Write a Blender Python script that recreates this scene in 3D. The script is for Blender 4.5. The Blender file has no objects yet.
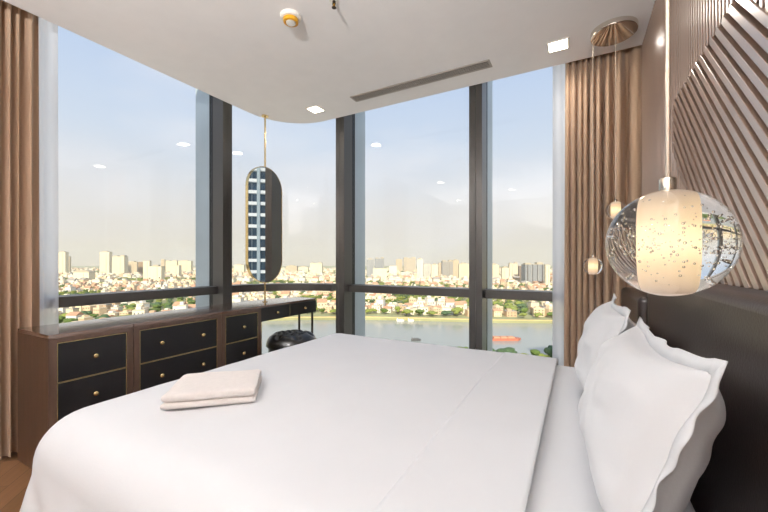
import bpy, bmesh, math, random
from mathutils import Vector, Matrix, noise
R = math.radians
rnd = random.Random(7)
S = bpy.context.scene
COL = S.collection
TH = R(28.66); CT, ST = math.cos(TH), math.sin(TH)
F = 355.0; CAMH = 1.2; VH = 262.5
CEIL = 2.69

def wpos(xc, zc):            # camera-aligned ground coordinates -> world x, y
    return xc*CT - zc*ST, xc*ST + zc*CT
def lin(c):
    return tuple((v/12.92 if v <= .04045 else ((v+.055)/1.055)**2.4) for v in c)

# ------------------------------------------------------------------ materials
def new_mat(name):
    m = bpy.data.materials.new(name); m.use_nodes = True
    nt = m.node_tree
    for n in list(nt.nodes): nt.nodes.remove(n)
    out = nt.nodes.new('ShaderNodeOutputMaterial')
    return m, nt, out
def N(nt, t, **kw):
    n = nt.nodes.new(t)
    for k, v in kw.items(): setattr(n, k, v)
    return n
def pbr(name, col, rough=.5, metal=0, var=.06, nscale=8, bump=0, bscale=60, coat=0, sheen=0, stretch=(1,1,1), spec=.5):
    m, nt, out = new_mat(name)
    b = N(nt, 'ShaderNodeBsdfPrincipled'); nt.links.new(b.outputs[0], out.inputs[0])
    c = lin(col)
    tc = N(nt, 'ShaderNodeTexCoord'); mp = N(nt, 'ShaderNodeMapping'); mp.inputs['Scale'].default_value = stretch
    nt.links.new(tc.outputs['Object'], mp.inputs[0])
    nz = N(nt, 'ShaderNodeTexNoise'); nz.inputs['Scale'].default_value = nscale; nz.inputs['Detail'].default_value = 4
    nt.links.new(mp.outputs[0], nz.inputs['Vector'])
    rp = N(nt, 'ShaderNodeValToRGB')
    rp.color_ramp.elements[0].position = .3; rp.color_ramp.elements[1].position = .7
    rp.color_ramp.elements[0].color = (*[v*(1-var) for v in c], 1); rp.color_ramp.elements[1].color = (*[min(1, v*(1+var)) for v in c], 1)
    nt.links.new(nz.outputs[0], rp.inputs[0]); nt.links.new(rp.outputs[0], b.inputs['Base Color'])
    b.inputs['Roughness'].default_value = rough; b.inputs['Metallic'].default_value = metal
    b.inputs['Coat Weight'].default_value = coat; b.inputs['Coat Roughness'].default_value = .1
    b.inputs['Sheen Weight'].default_value = sheen; b.inputs['Specular IOR Level'].default_value = spec
    if bump:
        n2 = N(nt, 'ShaderNodeTexNoise'); n2.inputs['Scale'].default_value = bscale; n2.inputs['Detail'].default_value = 3
        nt.links.new(mp.outputs[0], n2.inputs['Vector'])
        bp = N(nt, 'ShaderNodeBump'); bp.inputs['Strength'].default_value = bump; bp.inputs['Distance'].default_value = .01
        nt.links.new(n2.outputs[0], bp.inputs['Height']); nt.links.new(bp.outputs[0], b.inputs['Normal'])
    return m
def emis(name, col, strength):
    m, nt, out = new_mat(name)
    e = N(nt, 'ShaderNodeEmission'); e.inputs[0].default_value = (*lin(col), 1); e.inputs[1].default_value = strength
    nt.links.new(e.outputs[0], out.inputs[0]); return m
def pane_mat():
    m, nt, out = new_mat('window_glass')
    t = N(nt, 'ShaderNodeBsdfTransparent'); t.inputs[0].default_value = (.985, .99, .99, 1)
    g = N(nt, 'ShaderNodeBsdfGlossy'); g.inputs['Roughness'].default_value = .0
    geo = N(nt, 'ShaderNodeNewGeometry'); dp = N(nt, 'ShaderNodeVectorMath', operation='DOT_PRODUCT')
    nt.links.new(geo.outputs['Normal'], dp.inputs[0]); nt.links.new(geo.outputs['Incoming'], dp.inputs[1])
    ab = N(nt, 'ShaderNodeMath', operation='ABSOLUTE'); nt.links.new(dp.outputs['Value'], ab.inputs[0])
    om = N(nt, 'ShaderNodeMath', operation='SUBTRACT'); om.inputs[0].default_value = 1; nt.links.new(ab.outputs[0], om.inputs[1])
    pw = N(nt, 'ShaderNodeMath', operation='POWER'); pw.inputs[1].default_value = 5; nt.links.new(om.outputs[0], pw.inputs[0])
    ma = N(nt, 'ShaderNodeMath', operation='MULTIPLY_ADD'); ma.inputs[1].default_value = .9; ma.inputs[2].default_value = .025
    nt.links.new(pw.outputs[0], ma.inputs[0])
    mx = N(nt, 'ShaderNodeMixShader'); nt.links.new(ma.outputs[0], mx.inputs[0])
    nt.links.new(t.outputs[0], mx.inputs[1]); nt.links.new(g.outputs[0], mx.inputs[2]); nt.links.new(mx.outputs[0], out.inputs[0])
    return m
def sheer_mat():
    m, nt, out = new_mat('sheer_voile')
    t = N(nt, 'ShaderNodeBsdfTransparent')
    d = N(nt, 'ShaderNodeBsdfDiffuse'); d.inputs[0].default_value = (.95, .95, .96, 1)
    l = N(nt, 'ShaderNodeBsdfTranslucent'); l.inputs[0].default_value = (.96, .97, 1, 1)
    a = N(nt, 'ShaderNodeMixShader'); a.inputs[0].default_value = .75
    nt.links.new(d.outputs[0], a.inputs[1]); nt.links.new(l.outputs[0], a.inputs[2])
    x = N(nt, 'ShaderNodeMixShader'); x.inputs[0].default_value = .7
    nt.links.new(t.outputs[0], x.inputs[1]); nt.links.new(a.outputs[0], x.inputs[2]); nt.links.new(x.outputs[0], out.inputs[0])
    return m
def glass_mat(name, col=(1,1,1), ior=1.45, rough=0):
    m, nt, out = new_mat(name)
    g = N(nt, 'ShaderNodeBsdfGlass'); g.inputs['IOR'].default_value = ior; g.inputs['Roughness'].default_value = rough; g.inputs[0].default_value = (*col, 1)
    nt.links.new(g.outputs[0], out.inputs[0]); return m
def core_mat():
    # the frosted hollow of a lit lamp: it gives off the bulb's light, brightest at bulb height
    m, nt, out = new_mat('lit_frosted_glass')
    b = N(nt, 'ShaderNodeBsdfPrincipled'); b.inputs['Base Color'].default_value = (.25, .23, .21, 1); b.inputs['Roughness'].default_value = .6
    tc = N(nt, 'ShaderNodeTexCoord'); v = N(nt, 'ShaderNodeVectorMath', operation='LENGTH')
    sp = N(nt, 'ShaderNodeVectorMath', operation='MULTIPLY'); sp.inputs[1].default_value = (.2, .2, 1)
    nt.links.new(tc.outputs['Object'], sp.inputs[0]); nt.links.new(sp.outputs[0], v.inputs[0])
    rp = N(nt, 'ShaderNodeValToRGB'); e = rp.color_ramp.elements
    e[0].position = 0; e[0].color = (1, .88, .52, 1)
    e[1].position = .046; e[1].color = (.40, .285, .20, 1)
    k = rp.color_ramp.elements.new(.019); k.color = (.72, .52, .29, 1)
    nt.links.new(v.outputs['Value'], rp.inputs[0])
    nt.links.new(rp.outputs[0], b.inputs['Emission Color']); b.inputs['Emission Strength'].default_value = 1.2
    nt.links.new(b.outputs[0], out.inputs[0]); return m
def wood_mat(name, col, rough=.35, axis=(1,1,12), var=.3, coat=.2):
    m = pbr(name, col, rough, 0, var, 3, .08, 40, coat, 0, axis); return m
def floor_mat():
    m, nt, out = new_mat('oak_herringbone')
    b = N(nt, 'ShaderNodeBsdfPrincipled'); nt.links.new(b.outputs[0], out.inputs[0])
    tc = N(nt, 'ShaderNodeTexCoord'); mp = N(nt, 'ShaderNodeMapping'); mp.inputs['Rotation'].default_value = (0, 0, R(45))
    nt.links.new(tc.outputs['Object'], mp.inputs[0])
    br = N(nt, 'ShaderNodeTexBrick'); br.inputs['Scale'].default_value = 1
    br.inputs['Brick Width'].default_value = .6; br.inputs['Row Height'].default_value = .1; br.inputs['Mortar Size'].default_value = .0012
    br.inputs['Color1'].default_value = (*lin((.56,.41,.29)), 1); br.inputs['Color2'].default_value = (*lin((.46,.33,.22)), 1); br.inputs['Mortar'].default_value = (*lin((.2,.13,.08)), 1)
    nt.links.new(mp.outputs[0], br.inputs['Vector'])
    m2 = N(nt, 'ShaderNodeMapping'); m2.inputs['Scale'].default_value = (3, 50, 1); nt.links.new(mp.outputs[0], m2.inputs[0])
    nz = N(nt, 'ShaderNodeTexNoise'); nz.inputs['Scale'].default_value = 1.5; nz.inputs['Detail'].default_value = 5; nt.links.new(m2.outputs[0], nz.inputs['Vector'])
    mx = N(nt, 'ShaderNodeMix', data_type='RGBA', blend_type='MULTIPLY'); mx.inputs[0].default_value = .35
    nt.links.new(br.outputs[0], mx.inputs[6]); nt.links.new(nz.outputs[0], mx.inputs[7]); nt.links.new(mx.outputs[2], b.inputs['Base Color'])
    b.inputs['Roughness'].default_value = .35
    return m
def facade_mat(name, wall, glass, bay=3.6, floor=3.3, mort=.9, off=0):
    m, nt, out = new_mat(name)
    b = N(nt, 'ShaderNodeBsdfPrincipled'); nt.links.new(b.outputs[0], out.inputs[0])
    tc = N(nt, 'ShaderNodeTexCoord'); sx = N(nt, 'ShaderNodeSeparateXYZ'); nt.links.new(tc.outputs['Object'], sx.inputs[0])
    ad = N(nt, 'ShaderNodeMath', operation='ADD'); nt.links.new(sx.outputs[0], ad.inputs[0]); nt.links.new(sx.outputs[1], ad.inputs[1])
    cb = N(nt, 'ShaderNodeCombineXYZ'); nt.links.new(ad.outputs[0], cb.inputs[0]); nt.links.new(sx.outputs[2], cb.inputs[1])
    br = N(nt, 'ShaderNodeTexBrick'); br.offset = off; br.inputs['Scale'].default_value = 1
    br.inputs['Brick Width'].default_value = bay; br.inputs['Row Height'].default_value = floor; br.inputs['Mortar Size'].default_value = mort; br.inputs['Mortar Smooth'].default_value = 0
    g = lin(glass)
    br.inputs['Color1'].default_value = (*g, 1); br.inputs['Color2'].default_value = (*[v*.75 for v in g], 1); br.inputs['Mortar'].default_value = (*lin(wall), 1)
    nt.links.new(cb.outputs[0], br.inputs['Vector']); nt.links.new(br.outputs[0], b.inputs['Base Color'])
    b.inputs['Roughness'].default_value = .6
    return m

M = {}
M['ceiling'] = pbr('ceiling_paint', (.95,.94,.935), .9, var=.015)
M['wall'] = pbr('warm_white_paint', (.93,.92,.91), .9, var=.02)
M['floor'] = floor_mat()
M['bronze'] = pbr('bronze_aluminium', (.345,.335,.325), .32, .5, .05, 3, 0, 60, 0, 0, (1,1,.05))
M['fin'] = pbr('grey_aluminium', (.71,.76,.79), .38, .25, .05, 3)
M['gasket'] = pbr('black_gasket', (.04,.04,.045), .6)
M['pane'] = pane_mat(); M['sheer'] = sheer_mat()
M['drape'] = pbr('taupe_drape', (.71,.60,.50), .85, 0, .08, 3, .15, 400, 0, .25, (6,6,.3))
M['walnut'] = wood_mat('walnut', (.32,.24,.195), .32, (10,10,.7), .24, .25)
M['walnuttop'] = pbr('walnut_top', (.42,.33,.28), .2, 0, .2, 3, 0, 40, 1.0, 0, (12,.7,8))
M['walnuttop'].node_tree.nodes['Principled BSDF'].inputs['Coat IOR'].default_value = 1.7
M['black'] = pbr('black_lacquer', (.085,.08,.085), .4, 0, .1, 6, .05, 90)
M['gold'] = pbr('brushed_brass', (.90,.79,.57), .25, 1, .06, 30)
M['chrome'] = pbr('polished_chrome', (.86,.83,.79), .06, 1, .02, 10)
M['nickel'] = pbr('satin_nickel', (.75,.72,.66), .2, 1, .03, 10)
M['linen'] = pbr('white_cotton', (.855,.86,.87), .9, 0, .012, 5, .05, 180, 0, .1)
M['towel'] = pbr('white_terry', (.95,.92,.90), 1, 0, .03, 60, .5, 500, 0, .3)
def stripe_mat():
    m, nt, out = new_mat('sateen_stripe')
    b = N(nt, 'ShaderNodeBsdfPrincipled'); nt.links.new(b.outputs[0], out.inputs[0])
    tc = N(nt, 'ShaderNodeTexCoord'); w = N(nt, 'ShaderNodeTexWave', wave_type='BANDS', bands_direction='Z'); w.inputs['Scale'].default_value = 14
    nt.links.new(tc.outputs['Object'], w.inputs['Vector'])
    rp = N(nt, 'ShaderNodeValToRGB'); rp.color_ramp.elements[0].color = (.68,.64,.6,1); rp.color_ramp.elements[1].color = (.8,.77,.73,1)
    nt.links.new(w.outputs[0], rp.inputs[0]); nt.links.new(rp.outputs[0], b.inputs['Base Color']); b.inputs['Roughness'].default_value = .5
    return m
M['stripe'] = stripe_mat()
M['leather'] = pbr('dark_brown_leather', (.165,.13,.12), .36, 0, .10, 9, .08, 160, .05, 0, (1,1,1))
M['tuft'] = pbr('black_leather', (.035,.033,.035), .3, 0, .1, 9, .15, 120, .3)
M['slat'] = pbr('bronze_slat', (.62,.52,.455), .3, .2, .05, 4, 0, 60, 1.0, 0, (1,1,1))
M['slat'].node_tree.nodes['Principled BSDF'].inputs['Coat IOR'].default_value = 2.0
M['slat'].node_tree.nodes['Principled BSDF'].inputs['Coat Roughness'].default_value = .2
M['slatback'] = pbr('slat_backing', (.26,.20,.17), .5)
M['whiteplastic'] = pbr('white_plastic', (.92,.90,.86), .4, var=.01)
M['amber'] = pbr('amber_plastic', (.85,.62,.10), .3, var=.05)
M['grille'] = pbr('grey_grille', (.66,.63,.60), .5, 0, .02)
M['dark'] = pbr('duct_shade_black', (.06,.055,.05), .8)
M['sprink'] = pbr('dark_brass', (.30,.27,.24), .35, .8)
M['lightpanel'] = emis('downlight_diffuser', (1, .95, .86), 14)
M['clear'] = glass_mat('cast_glass', (.99,.985,.97), 1.45)
M['core'] = core_mat()
M['bubble'] = glass_mat('air_bubble', (1,1,1), 1/1.45)
M['mirror'] = pbr('mirror_silver', (.93,.94,.94), .0, 1, 0)
M['cable'] = pbr('clear_cable', (.86,.80,.73), .25, .5)
M['mattress'] = M['linen']; M['base'] = pbr('bed_base_fabric', (.25,.22,.2), .9)

# ------------------------------------------------------------------ mesh builder
class MB:
    def __init__(s): s.v = []; s.f = []; s.m = []; s.cur = 0
    def add(s, vs, fs):
        o = len(s.v); s.v += [tuple(p) for p in vs]
        for f in fs: s.f.append([i+o for i in f]); s.m.append(s.cur)
    def box(s, x0, x1, y0, y1, z0, z1, mat=None):
        vs = [Vector(p) for p in ((x0,y0,z0),(x1,y0,z0),(x1,y1,z0),(x0,y1,z0),(x0,y0,z1),(x1,y0,z1),(x1,y1,z1),(x0,y1,z1))]
        if mat: vs = [mat @ p for p in vs]
        s.add(vs, [(0,3,2,1),(4,5,6,7),(0,1,5,4),(1,2,6,5),(2,3,7,6),(3,0,4,7)])
    def prism(s, poly, z0, z1):
        a = sum(poly[i][0]*poly[(i+1)%len(poly)][1]-poly[(i+1)%len(poly)][0]*poly[i][1] for i in range(len(poly)))
        if a < 0: poly = poly[::-1]
        n = len(poly)
        s.add([(x,y,z0) for x,y in poly]+[(x,y,z1) for x,y in poly],
              [list(range(n))[::-1], list(range(n,2*n))]+[(i,(i+1)%n,n+(i+1)%n,n+i) for i in range(n)])
    def extrude(s, poly3, d):
        n = len(poly3); d = Vector(d)
        s.add([Vector(p) for p in poly3]+[Vector(p)+d for p in poly3],
              [list(range(n))[::-1], list(range(n,2*n))]+[(i,(i+1)%n,n+(i+1)%n,n+i) for i in range(n)])
    def cyl(s, p0, p1, r0, r1=None, n=16):
        p0, p1 = Vector(p0), Vector(p1); r1 = r0 if r1 is None else r1
        q = (p1-p0).to_track_quat('Z', 'Y'); c = []
        for p, r in ((p0,r0),(p1,r1)):
            for i in range(n):
                a = 2*math.pi*i/n; c.append(p + q @ Vector((r*math.cos(a), r*math.sin(a), 0)))
        s.add(c, [list(range(n))[::-1], list(range(n,2*n))]+[(i,(i+1)%n,n+(i+1)%n,n+i) for i in range(n)])
    def lathe(s, prof, c=(0,0,0), n=32, axis=None):
        q = Vector(axis).to_track_quat('Z','Y') if axis else None
        vs = []; fs = []; c = Vector(c); idx = []
        for r, z in prof:
            if r < 1e-6:
                p = Vector((0,0,z)); idx.append([len(vs)]*n); vs.append(c + (q @ p if q else p))
            else:
                idx.append(list(range(len(vs), len(vs)+n)))
                for i in range(n):
                    a = 2*math.pi*i/n; p = Vector((r*math.cos(a), r*math.sin(a), z)); vs.append(c + (q @ p if q else p))
        for k in range(len(prof)-1):
            for i in range(n):
                j = (i+1) % n; f = [idx[k][i], idx[k][j], idx[k+1][j], idx[k+1][i]]
                g = []
                for t in f:
                    if t not in g: g.append(t)
                if len(g) > 2: fs.append(g)
        s.add(vs, fs)
    def ball(s, c, r, n=12, m=8, sc=(1,1,1)):
        s.lathe_ball(c, r, n, m, sc)
    def lathe_ball(s, c, r, n, m, sc):
        vs = [Vector((0,0,-r))]; fs = []
        for k in range(1, m):
            a = -math.pi/2 + math.pi*k/m
            for i in range(n):
                b = 2*math.pi*i/n; vs.append(Vector((r*math.cos(a)*math.cos(b), r*math.cos(a)*math.sin(b), r*math.sin(a))))
        vs.append(Vector((0,0,r))); T = len(vs)-1
        for i in range(n):
            j = (i+1) % n; fs.append((0, 1+j, 1+i)); fs.append((T, 1+(m-2)*n+i, 1+(m-2)*n+j))
            for k in range(m-2):
                fs.append((1+k*n+i, 1+k*n+j, 1+(k+1)*n+j, 1+(k+1)*n+i))
        s.add([Vector((p.x*sc[0]+c[0], p.y*sc[1]+c[1], p.z*sc[2]+c[2])) for p in vs], fs)
    def grid(s, rows):
        n = len(rows[0]); vs = [p for r in rows for p in r]
        s.add(vs, [(k*n+i, k*n+i+1, (k+1)*n+i+1, (k+1)*n+i) for k in range(len(rows)-1) for i in range(n-1)])
    def build(s, name, mats, parent=None, origin=(0,0,0), smooth=False, bevel=0, segs=2, recalc=False):
        o_ = Vector(origin); me = bpy.data.meshes.new(name)
        me.from_pydata([Vector(p)-o_ for p in s.v], [], s.f)
        for m in (mats if isinstance(mats, (list, tuple)) else [mats]): me.materials.append(m)
        me.polygons.foreach_set('material_index', s.m)
        if recalc:
            bm = bmesh.new(); bm.from_mesh(me); bmesh.ops.recalc_face_normals(bm, faces=bm.faces); bm.to_mesh(me); bm.free()
        if smooth:
            me.polygons.foreach_set('use_smooth', [True]*len(me.polygons))
        o = bpy.data.objects.new(name, me); COL.objects.link(o)
        if parent is not None: o.parent = parent
        else: o.location = o_
        if bevel:
            b = o.modifiers.new('edge', 'BEVEL'); b.width = bevel; b.segments = segs; b.limit_method = 'ANGLE'; b.angle_limit = R(40)
        if smooth == 'auto':
            me.polygons.foreach_set('use_smooth', [False]*len(me.polygons))
            bm = bmesh.new(); bm.from_mesh(me)
            for e in bm.edges: e.smooth = e.calc_face_angle(0) < R(35)
            for f in bm.faces: f.smooth = True
            bm.to_mesh(me); bm.free()
        return o
def tag(o, label=None, cat=None, group=None, kind=None):
    if label: o['label'] = label
    if cat: o['category'] = cat
    if group: o['group'] = group
    if kind: o['kind'] = kind
    return o
def empty(name, loc=(0,0,0)):
    o = bpy.data.objects.new(name, None); o.location = loc; o.empty_display_size = .1; COL.objects.link(o); return o

# ------------------------------------------------------------------ room shell
XR = .41; YB = -2.3; GL = 3.30
ECX, ECY = -2.30, 2.38           # centre of the curved corner
def arc(rx, ry, n=16, cx=ECX, cy=ECY, a0=180, a1=90):
    return [(cx+rx*math.cos(R(a0+(a1-a0)*i/n)), cy+ry*math.sin(R(a0+(a1-a0)*i/n))) for i in range(n+1)]

f = MB(); f.prism([(XR+.3,YB-.2),(XR+.3,3.7),]+arc(1.36,1.28)[::-1]+[(-3.66,YB-.2)], -.3, 0)
tag(f.build('floor', M['floor']), 'warm brown oak parquet floor laid in slanting boards', 'floor', kind='structure')
c = MB(); ce = [(XR,YB),(XR,2.98)]+arc(.52,.52,16,-2.35,2.46)[::-1]+[(-2.87,YB)]
c.prism(ce, CEIL, 2.96)
tag(c.build('ceiling', M['ceiling']), 'pale beige dropped ceiling with a rounded corner towards the glass', 'ceiling', kind='structure')
c = MB(); c.prism([(XR+.3,YB-.2),(XR+.3,3.33)]+arc(1.03,.95)[::-1]+[(-3.33,YB-.2)], 2.97, 3.3)
tag(c.build('ceiling_slab', M['ceiling']), 'structural slab above the dropped ceiling', 'ceiling', kind='structure')
w = MB(); w.box(XR, XR+.25, YB, 3.6, 0, 2.965)
tag(w.build('wall_right', M['wall']), 'wall behind the slatted panel and headboard', 'wall', kind='structure')
w = MB(); w.box(-3.4, XR+.25, YB-.2, YB, 0, 2.965)
tag(w.build('wall_back', pbr('taupe_paint', (.45,.43,.415), .9, 0, .02)), 'plain grey wall at the near end', 'wall', kind='structure')

# ------------------------------------------------------------------ windows
ZT = .919; TH2 = .038           # transom centre height, half height
ZTOP = 2.965
def panel_left(n, y0, y1, label):
    o = empty('window_%d' % n, (-GL, (y0+y1)/2, 0)); tag(o, label, 'window', kind='structure'); og = o.location
    for a, b in ((.06, ZT-.03), (ZT+.03, ZTOP)):
        p = MB(); p.box(-GL-.01, -GL+.01, y0, y1, a, b); p.build('window_pane', M['pane'], o, og)
    t = MB(); t.box(-GL+.011, -3.20, y0, y1, ZT-TH2, ZT+TH2); t.box(-GL-.08, -GL-.011, y0, y1, ZT-TH2, ZT+TH2)
    t.build('transom', M['bronze'], o, og, bevel=.004)
    s = MB(); s.box(-GL-.06, -3.18, y0, y1, 0, .06); s.build('sill', M['bronze'], o, og)
    return o
def panel_right(n, x0, x1, label):
    o = empty('window_%d' % n, ((x0+x1)/2, GL, 0)); tag(o, label, 'window', kind='structure'); og = o.location
    for a, b in ((.06, ZT-.03), (ZT+.03, ZTOP)):
        p = MB(); p.box(x0, x1, GL-.01, GL+.01, a, b); p.build('window_pane', M['pane'], o, og)
    t = MB(); t.box(x0, x1, 3.20, GL-.011, ZT-TH2, ZT+TH2); t.box(x0, x1, GL+.011, GL+.08, ZT-TH2, ZT+TH2)
    t.build('transom', M['bronze'], o, og, bevel=.004)
    s = MB(); s.box(x0, x1, 3.18, GL+.06, 0, .06); s.build('sill', M['bronze'], o, og)
    return o
wl0 = panel_left(5, YB, -.05, 'tall glazed bay hidden behind the left drape')
wl = panel_left(1, -.05, 2.346, 'tall left window over the dark drawer chests')
wr = panel_right(3, -2.192, -.847, 'wide window right of the rounded glass corner')
wr2 = panel_right(4, -.733, XR, 'narrow window beside the right hand brown drape')
wc = empty('window_2', (-3.0, 3.0, 0)); tag(wc, 'curved corner window behind the hanging pill mirror', 'window', kind='structure'); og = wc.location
def ring(rxo, ryo, rxi, ryi): return arc(rxo, ryo) + arc(rxi, ryi)[::-1]
a0, a1 = 176, 97
def ring2(rxo, ryo, rxi, ryi): return arc(rxo, ryo, 16, ECX, ECY, a0, a1) + arc(rxi, ryi, 16, ECX, ECY, a0, a1)[::-1]
for a, b in ((.06, ZT-.03), (ZT+.03, ZTOP)):
    p = MB(); p.prism(ring2(1.01, .93, .99, .91), a, b); p.build('window_pane', M['pane'], wc, og, smooth='auto')
t = MB(); t.prism(ring2(.989, .909, .90, .82), ZT-TH2, ZT+TH2); t.prism(ring2(1.08, 1.0, 1.011, .931), ZT-TH2, ZT+TH2)
t.build('transom', M['bronze'], wc, og, smooth='auto')
s = MB(); s.prism(ring2(1.06, .98, .88, .80), 0, .06); s.build('sill', M['bronze'], wc, og)
# mullions: inner post, black gasket, outer fin
def mullion(parent, boxes):
    og = parent.location
    for nm, key, b in boxes:
        p = MB(); p.box(*b, .0 if nm == 'outer_fin' else 0, ZTOP); p.build(nm, M[key], parent, og, bevel=.004 if nm != 'gasket' else 0)
def mullion_l(parent, y0, y1):
    og = parent.location
    p = MB(); p.box(-GL+.022, -3.12, y0, (y0+y1)/2-.0015, 0, ZTOP); p.box(-GL+.022, -3.123, (y0+y1)/2+.0015, y1, 0, ZTOP); p.box(-GL+.022,-3.135,(y0+y1)/2-.0015,(y0+y1)/2+.0015,0,ZTOP)
    p.build('mullion', M['bronze'], parent, og)
    p = MB(); p.box(-GL-.034, -GL+.022, y0+.001, y1-.001, 0, ZTOP); p.build('gasket', M['gasket'], parent, og)
    p = MB(); p.box(-3.56, -GL-.034, y0, y1, -.3, 3.6); p.build('outer_fin', M['fin'], parent, og)
def mullion_r(parent, x0, x1):
    og = parent.location
    p = MB(); p.box(x0, (x0+x1)/2-.0015, 3.12, GL-.022, 0, ZTOP); p.box((x0+x1)/2+.0015, x1, 3.12, GL-.022, 0, ZTOP); p.box((x0+x1)/2-.0015,(x0+x1)/2+.0015,3.135,GL-.022,0,ZTOP)
    p.build('mullion', M['bronze'], parent, og)
    p = MB(); p.box(x0+.001, x1-.001, GL-.022, GL+.034, 0, ZTOP); p.build('gasket', M['gasket'], parent, og)
    p = MB(); p.box(x0, x1, GL+.034, 3.55, -.3, 3.6); p.build('outer_fin', M['fin'], parent, og)
mullion_l(wl, 2.346, 2.455); mullion_l(wl0, -.16, -.05)
mullion_r(wr, -2.30, -2.192); mullion_r(wr2, -.847, -.733)

# ------------------------------------------------------------------ curtains
def curtain(name, along, c, a0, a1, amp, wl_, z0, z1, mat, label, cat, seed, thick=.006, flare=0):
    rg = random.Random(seed); n = int((a1-a0)/.006); nz = 26
    ph = []; p = rg.random()*6
    for i in range(n+1):
        p += 2*math.pi*.006/(wl_*(1+.45*math.sin(i*.021+seed)+.2*math.sin(i*.057+2*seed)))
        ph.append(p)
    front = []; back = []
    for k in range(nz+1):
        z = z0+(z1-z0)*k/nz; h = (z1-z)/(z1-z0)
        fr = []; bk = []
        for i in range(n+1):
            s = a0+(a1-a0)*i/n
            w = math.sin(ph[i]+.35*math.sin(2.2*h+i*.03+seed)) ; w = math.copysign(abs(w)**.75, w)
            d = c+amp*(.75+.25*h)*w+amp*.25*math.sin(.5*ph[i]+1.7*h)
            e = s + flare*h*(s-(a0 if flare > 0 else a1)) + .012*math.cos(ph[i])*h
            fr.append((d, e, z) if along == 'y' else (e, d, z))
            bk.append((d-thick, e, z) if along == 'y' else (e, d+thick, z))
        front.append(fr); back.append(bk)
    m = MB(); m.grid(front); m.grid([r[::-1] for r in back])
    nn = n+1; tot = nn*(nz+1)
    side = []
    for k in range(nz):
        side.append((k*nn, tot+k*nn+n, tot+(k+1)*nn+n, (k+1)*nn)); side.append((k*nn+n, (k+1)*nn+n, tot+(k+1)*nn, tot+k*nn))
    m.f += [list(x) for x in side]; m.m += [0]*len(side)
    og = (c, (a0+a1)/2, z0) if along == 'y' else ((a0+a1)/2, c, z0)
    o = m.build(name, mat, None, og, smooth=True); tag(o, label, cat); return o
curtain('drape', 'y', -3.075, .25, .95, .034, .11, .012, 2.955, M['drape'], 'brown full length drape left of the drawer chests', 'curtain', 3)
curtain('sheer_curtain', 'y', -3.158, .2, 1.07, .018, .07, .012, 2.955, M['sheer'], 'thin white sheer gathered beside the left brown drape', 'curtain', 5, .002)
curtain('drape', 'x', 3.05, -.085, .402, .040, .095, .012, 2.955, M['drape'], 'brown full length drape in the corner by the headboard wall', 'curtain', 11)
curtain('sheer_curtain', 'x', 3.15, -.18, .12, .018, .07, .012, 2.955, M['sheer'], 'thin white sheer peeping out beside the right brown drape', 'curtain', 8, .002)

# ------------------------------------------------------------------ slatted wall panel and headboard
sp = empty('slatted_wall_panel', (XR, 1.3, 1.12)); tag(sp, 'bronze wall panel of upright and slanting slats over the headboard', 'wall panel'); og = sp.location
XF = .385; ZH = 1.13; ZE = CEIL-.005; YE = 2.985
b = MB(); b.box(XF+.019, XR-.001, YB+.05, YE, ZH, ZE); b.box(XF+.019, XR-.001, 2.11, YE, 1.0, ZH); b.build('backing_board', M['slatback'], sp, og)
P = [(2.06, 1.93), (2.06, 1.70), (2.06-(1.70-ZH), ZH), (1.30-(1.93-ZH), ZH), (1.30, 1.93)]   # (y, z) outline of the slanting field
def zspan(y):                    # part of the column at y inside the slanting field
    if y > P[0][0] or y < P[3][0]: return None
    top = 1.93 if y >= 1.30 else 1.93-(1.30-y)
    bot = 1.70-(2.06-y); return max(bot, ZH), top
v = MB(); y = YE-.012
while y > YB+.1:
    z = zspan(y)
    segs = [(ZH, ZE)] if z is None else [(ZH, z[0])] * (z[0] > ZH+.01) + [(z[1], ZE)]
    for z0, z1 in segs: v.box(XF-.003, XF+.019, y-.0065, y+.0065, z0, z1)
    y -= .031
v.build('upright_slats', M['slat'], sp, og, bevel=.0015)
d = MB(); q = 1/math.sqrt(2)
pitch = .0395; lo = 1.70-2.06; hi = 1.93-1.30         # z - y of the lower and upper edges
k = lo + pitch*.5/q
while k < hi+.02:
    y1 = min(2.06, 1.93-k)            # upper end of this slat
    z1 = y1 + k; ln = (z1-ZH)/q
    mt = Matrix(((1,0,0,0),(0,-q,q,y1),(0,-q,-q,z1),(0,0,0,1)))   # local x = out of wall, y = down the slat, z = across
    d.box(XF-.006, XF+.019, 0, ln, -.0115, .0115, mt)
    k += pitch/q
d.build('slanting_slats', M['slat'], sp, og, bevel=.0015, recalc=True)
hb = empty('headboard', (XR, 1.0, 0)); tag(hb, 'dark brown leather headboard padding along the wall below the slats', 'headboard'); og = hb.location
def pad(x0, y0, y1, z0, z1, nm):
    m = MB(); m.box(x0, XR-.002, y0, y1, z0, z1); return m.build(nm, M['leather'], hb, og, smooth='auto', bevel=.028, segs=5)
pad(.288, YB+.1, 2.10, .02, 1.135, 'padded_panel'); pad(.262, 2.15, 2.965, .02, 1.03, 'padded_panel')

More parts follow.
